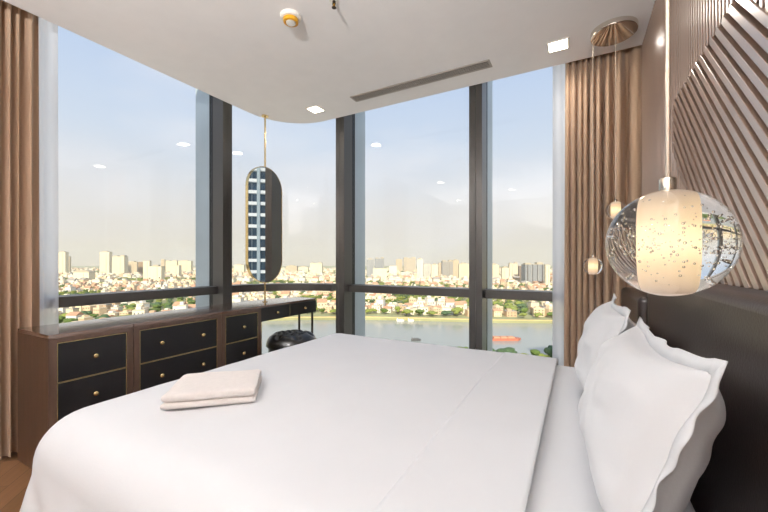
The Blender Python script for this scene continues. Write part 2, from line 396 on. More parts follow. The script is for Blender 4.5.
# ------------------------------------------------------------------ drawer chests and desk
ZD = .80; XB, XFR = -2.99, -2.545
def knob(parent, og, x, y, z):
    m = MB(); m.lathe([(0,0),(.006,0),(.005,.012),(.009,.016),(.014,.022),(.015,.027),(.011,.033),(0,.035)], (x,y,z), 14, (1,0,0)); return m.build('knob', M['gold'], parent, og, smooth=True)
def drawer(parent, og, x, y0, y1, z0, z1, knobs, trim='all'):
    m = MB(); m.box(x-.02, x-.004, y0+.003, y1-.003, z0+.003, z1-.003); d = m.build('drawer', M['black'], parent, og, bevel=.001)
    t = MB(); w = .0034
    t.box(x-.02, x-.001, y0, y1, z1-w, z1); t.box(x-.02, x-.001, y0, y0+w, z0, z1-w); t.box(x-.02, x-.001, y1-w, y1, z0, z1-w); t.box(x-.02, x-.001, y0+w, y1-w, z0, z0+w)
    t.build('trim', M['gold'], d)
    if True:
        d.children[0].location = (0,0,0)
        me = d.children[0].data
        for vv in me.vertices: vv.co -= Vector(og)
    for k in knobs: knob(d, og, x-.004, k, (z0+z1)/2+.005)
    return d
def chest(y0, y1, label, kn, depth0=XB):
    o = empty('drawer_chest', ((XB+XFR)/2, (y0+y1)/2, 0)); tag(o, label, 'chest of drawers'); og = o.location
    st = .036
    c = MB()
    c.box(depth0, XFR, y0, y0+st, 0, ZD-.022); c.box(depth0, XFR, y1-st, y1, 0, ZD-.022)
    c.box(depth0, XFR, y0+st, y1-st, ZD-.046, ZD-.022); c.box(depth0, depth0+.015, y0+st, y1-st, 0, ZD-.046)
    c.box(depth0+.015, XFR-.0, y0+st, y1-st, 0, .075)
    c.box(depth0+.015, XFR-.03, y0+st, y1-st, .075, ZD-.05)
    c.build('carcass', M['walnut'], o, og, bevel=.0015)
    t = MB(); t.box(depth0, XFR, y0, y1, ZD-.022, ZD); t.build('top', M['walnuttop'], o, og, bevel=.002)
    h = (ZD-.048-.077)/3
    for i in range(3):
        drawer(o, og, XFR, y0+st+.001, y1-st-.001, .077+i*h, .077+(i+1)*h-.002, kn)
    return o
chest(.825, 1.246, 'walnut chest of black drawers nearest the left drape', [1.035])
chest(1.250, 1.898, 'wide walnut chest with two brass knobs on each black drawer', [1.25+.17, 1.898-.17])
chest(1.902, 2.312, 'narrow walnut chest of black drawers next to the desk', [2.107])
dk = empty('desk', (-2.75, 2.7, 0)); tag(dk, 'slim black desk with two drawers and thin brass legs by the corner', 'desk'); og = dk.location
YD1 = 3.13; XD = -2.56
t = MB(); t.prism([(XD,2.316),(XD-.02,YD1),(-2.83,YD1),(-2.97,2.93),(-3.005,2.75),(-3.015,2.316)], ZD-.02, ZD); t.build('desktop', M['walnuttop'], dk, og, bevel=.002)
t = MB(); t.prism([(XD-.022,2.32),(XD-.04,YD1-.004),(-2.82,YD1-.004),(-2.95,2.93),(-2.985,2.75),(-2.99,2.32)], ZD-.15, ZD-.0205); t.build('drawer_case', M['black'], dk, og)
for y0, y1 in ((2.325, 2.70), (2.706, YD1-.006)):
    m = MB(); xo = -.02*(y0-2.316)/(YD1-2.316)
    m.box(XD-.02+xo-.004, XD+xo-.004, y0, y1, ZD-.148, ZD-.023); dd = m.build('drawer', M['black'], dk, og, bevel=.0015)
    knob(dd, og, XD+xo-.004, (y0+y1)/2, ZD-.083)
m = MB(); m.box(XD-.03, XD-.004, 2.701, 2.705, ZD-.148, ZD-.022); m.build('divider_trim', M['gold'], dk, og)
for x, y in ((XD-.02, 2.335), (XD-.05, YD1-.03), (-2.95, 2.335), (-2.80, YD1-.03)):
    m = MB(); m.box(x-.009, x+.009, y-.009, y+.009, 0, ZD-.15); m.build('leg', M['gold'] if y < 2.5 else M['sprink'], dk, og, bevel=.001)

# pill mirror on a pole
PX, PY = -2.79, 2.585
mr = empty('pole_mirror', (PX, PY, ZD)); tag(mr, 'pill shaped brass framed mirror on a pole from desk to ceiling', 'mirror'); og = mr.location
def pill(w, z0, z1, x, n=18, y=PY):
    r = w/2; pts = []
    for i in range(n+1): a = math.pi*i/n; pts.append((x, y+r*math.cos(a), z1-r+r*math.sin(a)))
    for i in range(n+1): a = math.pi+math.pi*i/n; pts.append((x, y+r*math.cos(a), z0+r+r*math.sin(a)))
    return pts
MZ0, MZ1, MW = .995, 2.17, .45
o_ = pill(MW, MZ0, MZ1, 0); i_ = pill(MW-.011, MZ0+.0055, MZ1-.0055, 0); n = len(o_)
m = MB(); xb, xf = PX-.022, PX+.014
m.add([(xb,p[1],p[2]) for p in o_]+[(xf,p[1],p[2]) for p in o_]+[(xf,p[1],p[2]) for p in i_]+[(xb,p[1],p[2]) for p in i_],
      [(a*n+i, a*n+(i+1)%n, ((a+1)%4)*n+(i+1)%n, ((a+1)%4)*n+i) for a in range(4) for i in range(n)])
m.build('frame', M['gold'], mr, og, recalc=True)
m = MB(); m.extrude(pill(MW-.0115, MZ0+.0058, MZ1-.0058, PX+.004), (.008,0,0)); m.build('mirror_glass', M['mirror'], mr, og, recalc=True)
m = MB(); m.extrude(pill(MW-.0115, MZ0+.0058, MZ1-.0058, PX-.02), (.02,0,0)); m.build('back_panel', M['sprink'], mr, og, recalc=True)
m = MB(); m.cyl((PX,PY,MZ1-.004), (PX,PY,CEIL-.008), .0085); m.build('pole', M['gold'], mr, og, smooth='auto')
m = MB(); m.cyl((PX,PY,ZD+.006), (PX,PY,MZ0+.004), .0085); m.build('pole', M['gold'], mr, og, smooth='auto')
m = MB(); m.lathe([(0,-.008),(.034,-.008),(.034,0),(0,0)], (PX,PY,CEIL), 24); m.build('ceiling_flange', M['gold'], mr, og, smooth='auto')
m = MB(); m.lathe([(0,0),(.026,0),(.026,.006),(0,.006)], (PX,PY,ZD), 24); m.build('foot_flange', M['gold'], mr, og, smooth='auto')

# tufted ottoman
ot = empty('ottoman', (-2.47, 2.63, 0)); tag(ot, 'round black button tufted leather ottoman under the desk', 'ottoman'); og = ot.location
m = MB(); m.lathe([(0,.03),(.20,.03),(.215,.05),(.22,.2),(.222,.385),(.205,.395),(0,.395)], (-2.47,2.63,0), 40); m.build('body', M['tuft'], ot, og, smooth='auto')
bt = [(0,0)]+[(.105*math.cos(R(60*i)), .105*math.sin(R(60*i))) for i in range(6)]+[(.185*math.cos(R(30+60*i)), .185*math.sin(R(30+60*i))) for i in range(6)]
def tuftz(x, y):
    r = math.hypot(x, y); z = .125*math.sqrt(max(0, 1-(r/.242)**5))
    for bx, by in bt: z -= .03*math.exp(-((x-bx)**2+(y-by)**2)/.0007)
    for i, (ax, ay) in enumerate(bt):
        for bx, by in bt[i+1:]:
            L = math.hypot(bx-ax, by-ay)
            if L < .125:
                tt = max(0, min(1, ((x-ax)*(bx-ax)+(y-ay)*(by-ay))/L**2)); dd = math.hypot(x-ax-tt*(bx-ax), y-ay-tt*(by-ay)); z -= .012*math.exp(-dd*dd/.00012)
    return z
rows = []
for k in range(31):
    r = .242*math.sin(math.pi/2*k/30)
    rows.append([(-2.47+r*math.cos(2*math.pi*i/64), 2.63+r*math.sin(2*math.pi*i/64), .395+max(0, tuftz(r*math.cos(2*math.pi*i/64), r*math.sin(2*math.pi*i/64)))) for i in range(65)])
rows.append([(-2.47+.2*math.cos(2*math.pi*i/64), 2.63+.2*math.sin(2*math.pi*i/64), .393) for i in range(65)])
m = MB(); m.grid(rows); m.build('cushion', M['tuft'], ot, og, smooth=True, recalc=True)
for bx, by in bt:
    r = math.hypot(bx, by); z = .395+max(0, tuftz(bx, by))
    m = MB(); m.lathe([(.008,-.004),(.008,.003),(.005,.006),(0,.007)], (-2.47+bx, 2.63+by, z), 10); m.build('button', M['tuft'], ot, og, smooth=True)

# ------------------------------------------------------------------ bed
bd = empty('bed', (-.75, 1.46, 0)); tag(bd, 'large bed with its head against the slatted wall', 'bed'); og = bd.location
BT = .63
m = MB(); m.box(-1.69, .255, .64, 2.28, .06, .27); m.build('bed_base', M['base'], bd, og, bevel=.02)
m = MB(); m.box(-1.70, .258, .63, 2.29, .272, BT-.014); m.build('mattress', M['linen'], bd, og, smooth='auto', bevel=.05, segs=5)
for x, y in ((-1.6,.75),(-1.6,2.17),(.2,.75),(.2,2.17)):
    m = MB(); m.cyl((x,y,0),(x,y,.06),.03); m.build('leg', M['base'], bd, og)
IX0, IY0, IY1 = -1.645, .66, 2.265
def drape_pt(x, y, lift=0):
    qx = max(x, IX0); qy = min(max(y, IY0), IY1)
    dx, dy = x-qx, y-qy; dd = math.hypot(dx, dy)
    nz = .0035*noise.noise(Vector((x*3, y*3, 1.7))) + .0015*noise.noise(Vector((x*9, y*9, 4)))
    crown = .012*min(1, dd and 0 or 1)*math.sin(math.pi*max(0, min(1, (y-IY0)/(IY1-IY0))))
    if dd < 1e-6: return (x, y, BT+lift+nz+crown)
    nx, ny = dx/dd, dy/dd; r = .15
    q = r*math.pi/2
    if dd < q:
        h = (r+lift)*math.sin(dd/r); z = -r+(r+lift)*math.cos(dd/r)
    else:
        e = dd-q; s = x*1.0+y*1.3
        rip = .028*min(1, e/.35)*(math.sin(13*s+1.5*math.sin(4*s))+.5*math.sin(29*s+1))
        h = r+lift+.17*e+rip; z = -r-e
    return (qx+nx*h, qy+ny*h, max(BT+z+nz, .02))
du = empty('duvet', (-.9, 1.46, BT)); tag(du, 'smooth white duvet draped over the bed', 'duvet'); og = du.location
def drape_grid(x0, x1, nx, y0, y1, ny, lift, xf=None):
    rows = []
    for i in range(nx+1):
        rows.append([drape_pt(x0+(x1-x0)*i/nx, y0+(y1-y0)*j/ny, lift) for j in range(ny+1)])
    return rows
EX = .62
m = MB(); m.grid(drape_grid(IX0-EX, -.115, 90, IY0-EX, IY1+EX, 116, 0)); dv = m.build('cover', M['linen'], du, og, smooth=True)
so = dv.modifiers.new('cloth', 'SOLIDIFY'); so.thickness = .012; so.offset = -1
m = MB(); m.grid(drape_grid(-.40, -.103, 26, IY0-EX, IY1+EX, 116, .008)); fo = m.build('turned_down_hem', M['linen'], du, og, smooth=True)
so = fo.modifiers.new('cloth', 'SOLIDIFY'); so.thickness = .007; so.offset = -1

def pillow(name, yc, x_bot, x_top, z_bot, w, h, T, mat, label, cat, seed, roll=0, group=None, flange=.03, yaw=0, sag=.11, draw=.10):
    rows = []; n = 44
    def sh(s, t, side):
        fx = 1-abs(s)**3.2; ft = 1-abs(t)**3.2
        th = T*(max(0, fx)**.55)*(max(0, ft)**.55)
        # edges draw in between the corners
        px = s*(w/2)*(1-draw*(1-t*t)*abs(s)**2) ; pz = t*(h/2)*(1-sag*(1-s*s)*abs(t)**2)
        wob = .016*noise.noise(Vector((s*2.2+seed, t*2.2, side*3)))*(1-max(abs(s),abs(t))**6)
        wr = .004*noise.noise(Vector((s*5+seed, t*5, 5)))*(1-max(abs(s),abs(t))**6)
        ruf = (.004*math.sin(4*s+3*t+seed)+.012*noise.noise(Vector((s*2.2, t*2.2+seed, 2))))*max(abs(s),abs(t))**8
        return Vector((-(side*(th/2+wob)) + ruf + wr*side, px, pz))
    fr = [[sh(-1+2*i/n, -1+2*j/n, 1) for i in range(n+1)] for j in range(n+1)]
    bk = [[sh(-1+2*i/n, -1+2*j/n, -1) for i in range(n, -1, -1)] for j in range(n+1)]
    lean = math.atan2(x_top-x_bot, h*.97); hh = h/2
    rt = Matrix.Translation((x_bot+math.sin(lean)*hh, yc, z_bot+math.cos(lean)*hh)) @ Matrix.Rotation(yaw, 4, 'Z') @ Matrix.Rotation(lean, 4, 'Y') @ Matrix.Rotation(roll, 4, 'X')
    m = MB(); m.grid([[rt @ p for p in r] for r in fr]); m.grid([[rt @ p for p in r] for r in bk])
    # flange strip all round
    og = rt @ Vector((0,0,-hh))
    root = empty(name, og); tag(root, label, cat, group)
    m.build('pillow_cover', mat, root, og, smooth=True)
    if flange:
        edge = [(-1+2*i/n, -1) for i in range(n)]+[(1, -1+2*i/n) for i in range(n)]+[(1-2*i/n, 1) for i in range(n)]+[(-1, 1-2*i/n) for i in range(n)]
        inn, out = [], []
        for i, (s, t) in enumerate(edge):
            p = sh(s, t, 0); p.x = (sh(s,t,1).x+sh(s,t,-1).x)/2
            dx = s if abs(s) == 1 else 0; dz = t if abs(t) == 1 else 0
            k = flange*(1+.10*math.sin(i*.5+seed)+.12*math.sin(i*.19+2*seed))
            inn.append(p - Vector((0, dx*.004, dz*.004))); out.append(p + Vector((.004*math.sin(i*.33+seed)+.003*math.sin(i*.75), dx*k, dz*k)))
        ne = len(edge); fm = MB()
        q = Vector((.0015, 0, 0))
        vs = [rt @ (p+q) for p in inn]+[rt @ (p+q) for p in out]+[rt @ (p-q) for p in out]+[rt @ (p-q) for p in inn]
        fm.add(vs, [(a*ne+i, a*ne+(i+1)%ne, ((a+1)%4)*ne+(i+1)%ne, ((a+1)%4)*ne+i) for a in range(4) for i in range(ne)])
        fm.build('flange', mat, root, og, smooth=True, recalc=True)
    return root
pillow('pillow', 1.885, .045, .155, BT+.018, .68, .372, .17, M['linen'], 'white flanged pillow at the window side of the bed, in front', 'pillow', 1.3)
pillow('pillow', 1.13, .07, .19, BT+.018, .71, .372, .21, M['linen'], 'white flanged pillow nearest the glass globe lamp, in front', 'pillow', 2.9, sag=.17, roll=-.05, draw=.02)
pillow('pillow', 1.94, .185, .225, BT+.004, .54, .30, .08, M['stripe'], 'striped white pillow hidden behind the window side pillow', 'pillow', 4.1, flange=0)
pillow('pillow', 1.37, .185, .232, BT+.004, .54, .32, .09, M['stripe'], 'striped white pillow against the headboard behind the nearest pillow', 'pillow', 5.2, flange=0)

# folded towel
ang = math.atan2(.234, .257); tw = empty('towel', (-1.322, .966, BT+.021)); tag(tw, 'small white towel folded flat on the duvet', 'towel')
tw.rotation_euler = (0, 0, ang-R(0))
def slab(L, W, z0, z1, seed):
    m = MB(); rows = []; nn = 24
    prof = [(-W/2, z0), ] 
    r = (z1-z0)/2
    ring_ = []
    for i in range(9): a = -math.pi/2-math.pi*i/8; ring_.append((-W/2+r+r*math.cos(a), z0+r+r*math.sin(a)))
    for i in range(1, 12): ring_.append((-W/2+r+(W-2*r)*i/12, z1))
    for i in range(9): a = math.pi/2-math.pi*i/8; ring_.append((W/2-r+r*math.cos(a), z0+r+r*math.sin(a)))
    for i in range(1, 12): ring_.append((W/2-r-(W-2*r)*i/12, z0))
    for k in range(nn+1):
        x = -L/2+L*k/nn; e = 1-max(0, abs(2*k/nn-1)-.94)*6
        row = []
        for y, z in ring_:
            zz = (z0+z1)/2+(z-(z0+z1)/2)*e
            dz = .004*noise.noise(Vector((x*9, y*9, seed))); 
            row.append((x+.004*noise.noise(Vector((y*12, z*60, seed))), y, zz+dz*(1 if z > (z0+z1)/2 else .3)))
        row.append(row[0]); rows.append(row)
    m.grid(rows); n = len(rows[0])-1
    m.add([rows[0][i] for i in range(n)], [list(range(n))]); m.add([rows[-1][i] for i in range(n)], [list(range(n))[::-1]])
    return m
slab(.33, .285, .002, .026, 1).build('lower_fold', M['towel'], tw, smooth=True, recalc=True)
slab(.325, .28, .027, .056, 2).build('upper_fold', M['towel'], tw, smooth=True, recalc=True)

# ------------------------------------------------------------------ ceiling fittings
def downlight(x, y, label, power):
    o = empty('downlight', (x, y, CEIL)); tag(o, label, 'ceiling light'); og = o.location; a = .058; b = .068
    m = MB()
    for bx in ((x-b,x+b,y-b,y-a),(x-b,x+b,y+a,y+b),(x-b,x-a,y-a,y+a),(x+a,x+b,y-a,y+a)): m.box(*bx, CEIL-.005, CEIL)
    m.build('trim', M['whiteplastic'], o, og)
    m = MB(); m.box(x-a, x+a, y-a, y+a, CEIL-.003, CEIL-.0005); m.build('diffuser', M['lightpanel'], o, og)
    L = bpy.data.lights.new('downlight_lamp', 'AREA'); L.shape = 'SQUARE'; L.size = .10; L.energy = power; L.color = (1, .94, .87); L.spread = R(165)
    lo = bpy.data.objects.new('downlight_lamp', L); lo.location = (0, 0, -.008); COL.objects.link(lo); lo.parent = o
    return o
PW = 4.5
downlight(-.12, 2.71, 'square ceiling downlight beside the right hand drape', PW)
downlight(-2.24, 2.71, 'square ceiling downlight above the rounded corner', PW)
for x, y, l in ((-2.24, .3, 'unseen square downlight added as fill over the foot of the bed'),
             (-1.18, -1.0, 'unseen square downlight added as fill over the room centre behind the viewer'), (-2.5, -1.7, 'unseen square downlight added as fill in the far back corner, window side'), (-.2, -1.7, 'unseen square downlight added as fill in the back corner by the headboard wall')):
    downlight(x, y, l, PW*.3)  # these out-of-view downlights are added to fill the room with light

vt = empty('air_vent', (-1.185, 2.705, CEIL)); tag(vt, 'long grey slotted air vent in the ceiling along the window', 'air vent'); og = vt.location
x0, x1, y0, y1 = -1.80, -.57, 2.65, 2.76
m = MB()
for bx in ((x0,x1,y0,y0+.018),(x0,x1,y1-.018,y1),(x0,x0+.018,y0+.018,y1-.018),(x1-.018,x1,y0+.018,y1-.018)): m.box(*bx, CEIL-.007, CEIL)
m.build('frame', M['grille'], vt, og, bevel=.002)
m = MB(); m.box(x0+.018, x1-.018, y0+.018, y1-.018, CEIL-.002, CEIL-.0005); m.build('duct_shade_sheet', M['dark'], vt, og)  # dark sheet under the ceiling, stands for the shade inside the duct
m = MB()
for i in range(3): yy = y0+.036+i*.0195; m.box(x0+.018, x1-.018, yy-.0022, yy+.0022, CEIL-.006, CEIL-.002)
n_ = 70
for i in range(n_): xx = x0+.02+(x1-x0-.04)*(i+.5)/n_; m.box(xx-.0015, xx+.0015, y0+.018, y1-.018, CEIL-.0058, CEIL-.0022)
m.build('louvre', M['grille'], vt, og)

sd = empty('smoke_detector', (-1.523, 1.613, CEIL)); tag(sd, 'round white smoke detector with an amber dust cap on the ceiling', 'smoke detector'); og = sd.location
m = MB(); m.lathe([(0,0),(.062,0),(.062,-.012),(.056,-.02),(.046,-.022),(0,-.022)], og, 40); m.build('base', M['whiteplastic'], sd, og, smooth='auto')
m = MB(); m.lathe([(0,-.022),(.046,-.022),(.044,-.04),(.034,-.044),(.034,-.026),(0,-.026)], og, 40); m.build('dust_cap', M['amber'], sd, og, smooth='auto')
m = MB(); m.lathe([(0,-.026),(.03,-.026),(.028,-.046),(.014,-.05),(0,-.05)], og, 24); m.build('sensor_chamber', M['whiteplastic'], sd, og, smooth='auto')
sk = empty('sprinkler', (-1.216, 1.633, CEIL)); tag(sk, 'small dark fire sprinkler hanging from the ceiling', 'sprinkler'); og = sk.location
m = MB(); m.lathe([(0,0),(.028,0),(.026,-.004),(.012,-.006),(0,-.006)], og, 24); m.build('escutcheon', M['whiteplastic'], sk, og, smooth='auto')
m = MB(); m.cyl(og+Vector((0,0,-.006)), og+Vector((0,0,-.02)), .009); m.cyl(og+Vector((.009,0,-.018)), og+Vector((.003,0,-.042)), .0025, n=8); m.cyl(og+Vector((-.009,0,-.018)), og+Vector((-.003,0,-.042)), .0025, n=8); m.build('frame_arm', M['sprink'], sk, og)
m = MB(); m.lathe([(0,-.042),(.013,-.042),(.013,-.0435),(0,-.0435)], og, 16); m.build('deflector', M['sprink'], sk, og)
m = MB(); m.cyl(og+Vector((0,0,-.02)), og+Vector((0,0,-.04)), .0025, n=8); m.build('glass_bulb', M['amber'], sk, og)

def uplighter(x, y, power, label):  # unseen lamps added behind the camera to brighten the ceiling
    fl = empty('added_fill_lamp', (x, y, 0)); tag(fl, label, 'fill lamp', 'added fill uplighters'); og = fl.location
    m = MB(); m.lathe([(0,0),(.13,0),(.13,.02),(.02,.03),(0,.03)], og, 32); m.build('base', M['gold'], fl, og, smooth='auto')
    m = MB(); m.cyl(og+Vector((0,0,.03)), og+Vector((0,0,1.78)), .012); m.build('pole', M['gold'], fl, og, smooth='auto')
    m = MB(); m.lathe([(0,1.78),(.05,1.785),(.13,1.83),(.19,1.90),(.186,1.903),(.12,1.84),(.04,1.80),(0,1.797)], og, 40); m.build('shade', M['whiteplastic'], fl, og, smooth='auto')
    L = bpy.data.lights.new('fill_uplight', 'AREA'); L.shape = 'DISK'; L.size = .2; L.energy = power; L.color = (.99, .995, 1)
    lo = bpy.data.objects.new('fill_uplight', L); lo.location = (0,0,1.875); lo.rotation_euler = (math.pi,0,0); COL.objects.link(lo); lo.parent = fl
uplighter(-2.3, -1.75, 60, 'unseen brass uplighter added as fill in the back corner by the window')
uplighter(-.2, -1.75, 620, 'unseen brass uplighter added as fill in the back corner by the headboard wall')
# ------------------------------------------------------------------ glass globe pendants
RB = .0575
def globe(root, og, x, y, z, detail):
    g = MB(); g.ball((x,y,z), RB, 64 if detail else 32, 40 if detail else 20)
    G = g.build('glass_globe', M['clear'], root, og, smooth=True)
    rc = RB*.335; hz = RB*.88
    c = MB(); pr = [(0,-hz)]+[(rc*(1-.12*(abs(k)/8)**3), hz*k/8*.995) for k in range(-8, 9)]+[(0,hz)]
    pr[1] = (rc*.80, -hz); pr[-2] = (rc*.80, hz)
    c.lathe(pr, (x,y,z), 40)
    C_ = c.build('frosted_core', M['core'], root, (x,y,z), smooth='auto'); C_.location = Vector((x,y,z))-Vector(og)
    C_.parent = G; 
    rg = random.Random(5)
    b = MB(); nb = 620 if detail else 40
    for i in range(nb):
        a = rg.random()*2*math.pi; zz = rg.gauss(-.03, .26)*RB
        zz = max(-.72*RB, min(.72*RB, zz))
        rmax = math.sqrt(RB*RB-zz*zz)*.95; rr = rc*1.15+(rmax-rc*1.15)*rg.random()**.7
        b.ball((x+rr*math.cos(a), y+rr*math.sin(a), z+zz), RB*(.008+.016*rg.random()**2), 6, 4)
    B = b.build('trapped_bubbles', M['bubble'], G, og, smooth=True); tag(B, kind='stuff')
    c = MB(); c.lathe([(0,RB*.93),(.0078,RB*.96),(.0078,RB+.0115),(.007,RB+.0128),(.003,RB+.0138),(0,RB+.0138)], (x,y,z), 28); c.build('cap', M['nickel'], G, og, smooth='auto')
    w = MB(); w.cyl((x,y,z+RB+.0135), (x,y,CEIL-.03), .002, n=10); w.build('cable', M['cable'], root, og, smooth='auto')
def pendant(x, y, balls, label, detail):
    o = empty('pendant_lamp', (x, y, CEIL)); tag(o, label, 'pendant lamp'); og = o.location
    m = MB(); m.lathe([(0,-.034),(.122,-.034),(.128,-.030),(.130,-.024),(.130,0),(0,0)], (x,y,CEIL), 56); m.build('canopy', M['chrome'], o, og, smooth='auto')
    for bx, by, bz in balls: globe(o, og, bx, by, bz, detail)
    return o
pendant(.200, 2.70, [(.086, 2.69, 1.177), (.213, 2.72, 1.536)], 'pair of small lit glass globes hanging from a chrome disc before the drape', False)
pendant(.150, .4854, [(.0853, .4854, 1.221)], 'large lit bubbled glass globe hanging over the near side of the bed', True)

# ------------------------------------------------------------------ the city outside
GZ = -70.0; WZ = -71.2+1.2-.0
def HD(v): return -(GZ-CAMH)*F/(v-VH)       # distance of a ground point seen at picture height v
FARB = [(900,330),(420,400),(206,432),(130,437),(40,452),(-23,460),(-110,458),(-155,450),(-205,405),(-240,345),(-300,290),(-420,230),(-700,150),(-1100,60)]
NEARB = [(900,205),(500,250),(135,272),(60,284),(0,272),(-60,255),(-160,240),(-260,205),(-400,150),(-700,60)]
def bank(poly, x):
    for (xa,za),(xb,zb) in zip(poly, poly[1:]):
        if xb <= x <= xa: return za+(zb-za)*(x-xa)/(xb-xa)
    return 1e9
gm = pbr('city_ground', (.62,.62,.46), .95, 0, .25, .02, 0)
g = MB(); g.prism([wpos(*p) for p in FARB]+[wpos(-5000,-400),wpos(-7000,3000),wpos(-6000,7500),wpos(6000,7500),wpos(5000,300)], GZ-4, GZ)
tag(g.build('far_shore_ground', gm), 'flat pale city ground beyond the river', 'ground', kind='structure')
gg = pbr('park_ground', (.36,.45,.22), .95, 0, .3, .05, 0)
pv = [(900,140),(500,190),(135,215),(60,228),(0,215),(-60,200),(-160,180),(-260,150),(-400,100),(-700,20)]
g = MB(); g.prism([wpos(*p) for p in pv]+[wpos(-700,-500),wpos(900,-500)], GZ-4, GZ-.6)  # unseen ground, paved pale to bounce sunlight up onto the ceiling
tag(g.build('bounce_ground', pbr('bounce_paving', (.84,.82,.77), .9, 0, .08, .05, 0)), 'unseen ground made pale to bounce light up into the room', 'ground', kind='structure')
g = MB(); g.prism([wpos(*p) for p in NEARB]+[wpos(*p) for p in pv[::-1]], GZ-4, GZ-1.0)
tag(g.build('near_shore_ground', gg), 'green park ground on the near river bank', 'ground', kind='structure')
def water_mat():
    m, nt, out = new_mat('river_water')
    b = N(nt, 'ShaderNodeBsdfPrincipled'); b.inputs['Base Color'].default_value = (*lin((.60,.62,.60)), 1); b.inputs['Roughness'].default_value = .16; b.inputs['IOR'].default_value = 1.33
    tc = N(nt, 'ShaderNodeTexCoord'); nz = N(nt, 'ShaderNodeTexNoise'); nz.inputs['Scale'].default_value = .25; nz.inputs['Detail'].default_value = 4
    nt.links.new(tc.outputs['Object'], nz.inputs['Vector']); bp = N(nt, 'ShaderNodeBump'); bp.inputs['Strength'].default_value = .06; bp.inputs['Distance'].default_value = 1
    nt.links.new(nz.outputs[0], bp.inputs['Height']); nt.links.new(bp.outputs[0], b.inputs['Normal']); nt.links.new(b.outputs[0], out.inputs[0]); return m
g = MB(); g.prism([wpos(*p) for p in ((-1500,-500),(1500,-500),(1500,520),(-1500,520))], GZ-3.4, GZ-3)
tag(g.build('river', water_mat()), 'calm grey river below the windows', 'river', kind='structure')
# embankment wall
em = pbr('embankment', (.84,.74,.52), .9, 0, .1, .1)
g = MB(); pts = [wpos(*p) for p in FARB[1:10]]; inn = [wpos(p[0]*1.0, p[1]+2.5) for p in FARB[1:10]]
g.prism(pts+inn[::-1], GZ, GZ+1.0); tag(g.build('embankment_wall', em), 'low yellow embankment along the far river bank', 'embankment', kind='structure')

FM = {}
def fm(wall, glass, bay, floor, mort):
    k = (wall, glass, bay, floor, mort)
    if k not in FM: FM[k] = facade_mat('facade', wall, glass, bay, floor, mort)
    return FM[k]
CREAM = (.92,.88,.78); WHITE = (.92,.89,.82); GREY = (.66,.66,.66); BEIGE = (.82,.75,.64); BROWN = (.62,.50,.38); YELL = (.92,.87,.74)
roofm = pbr('roof_concrete', (.72,.68,.60), .9)
def tower(u0, u1, vt, vb, col, glass, label, mort=.9, bay=4.2, rot=0, crown='block', ribs=0, ribcol=None):
    zc = HD(vb); w = (u1-u0)/F*zc; xc = ((u0+u1)/2-384)/F*zc
    h = (VH-vt)*zc/F + CAMH - GZ
    FOOT.append((*wpos(xc, zc+min(max(w*.8,14),45)/2), math.hypot(w/2, min(max(w*.8,14),45)/2)+16))
    dep = min(max(w*.5, 11), 32)
    x, y = wpos(xc, zc+dep/2)
    o = empty('tower_block', (x, y, GZ)); tag(o, label, 'tower block'); o.rotation_euler = (0, 0, TH+rot - math.atan2(xc, zc)*.0)
    og = (0,0,0); ww = w/2*.98
    b = MB(); b.box(-ww, ww, -dep/2, dep/2, 0, h); b.box(-ww*.35, ww*.35, -dep/2-1.2, -dep/2, 0, h-3)
    b.build('facade', fm(col, glass, bay, 3.4, mort), o)
    r = MB()
    r.box(-ww-.3, ww+.3, -dep/2-.3, dep/2+.3, h, h+1.2)
    if crown == 'block': r.box(-ww*.5, ww*.4, -dep*.3, dep*.3, h+1.2, h+6)
    elif crown == 'twin': r.box(-ww*.9, -ww*.3, -dep*.3, dep*.3, h+1.2, h+5); r.box(ww*.3, ww*.9, -dep*.3, dep*.3, h+1.2, h+7)
    elif crown == 'dome':
        pts = [(ww*math.cos(math.pi*i/10), 0, h+1.2+ww*.28*math.sin(math.pi*i/10)) for i in range(11)]
        r.extrude([(p[0], -dep/2, p[2]) for p in pts], (0, dep, 0))
    r.build('roof', roofm, o, recalc=True)
    if ribs:
        q = MB()
        for i in range(ribs):
            xx = -ww+2*ww*(i+.5)/ribs; q.box(xx-.9, xx+.9, -dep/2-1.6, -dep/2-1.2 if False else -dep/2, 0, h)
        q.build('rib', pbr('rib', ribcol or (.3,.3,.3), .6), o)
    return o
GL1 = (.55,.50,.42); GL2 = (.42,.46,.50); GL3 = (.62,.58,.48)
FOOT = []
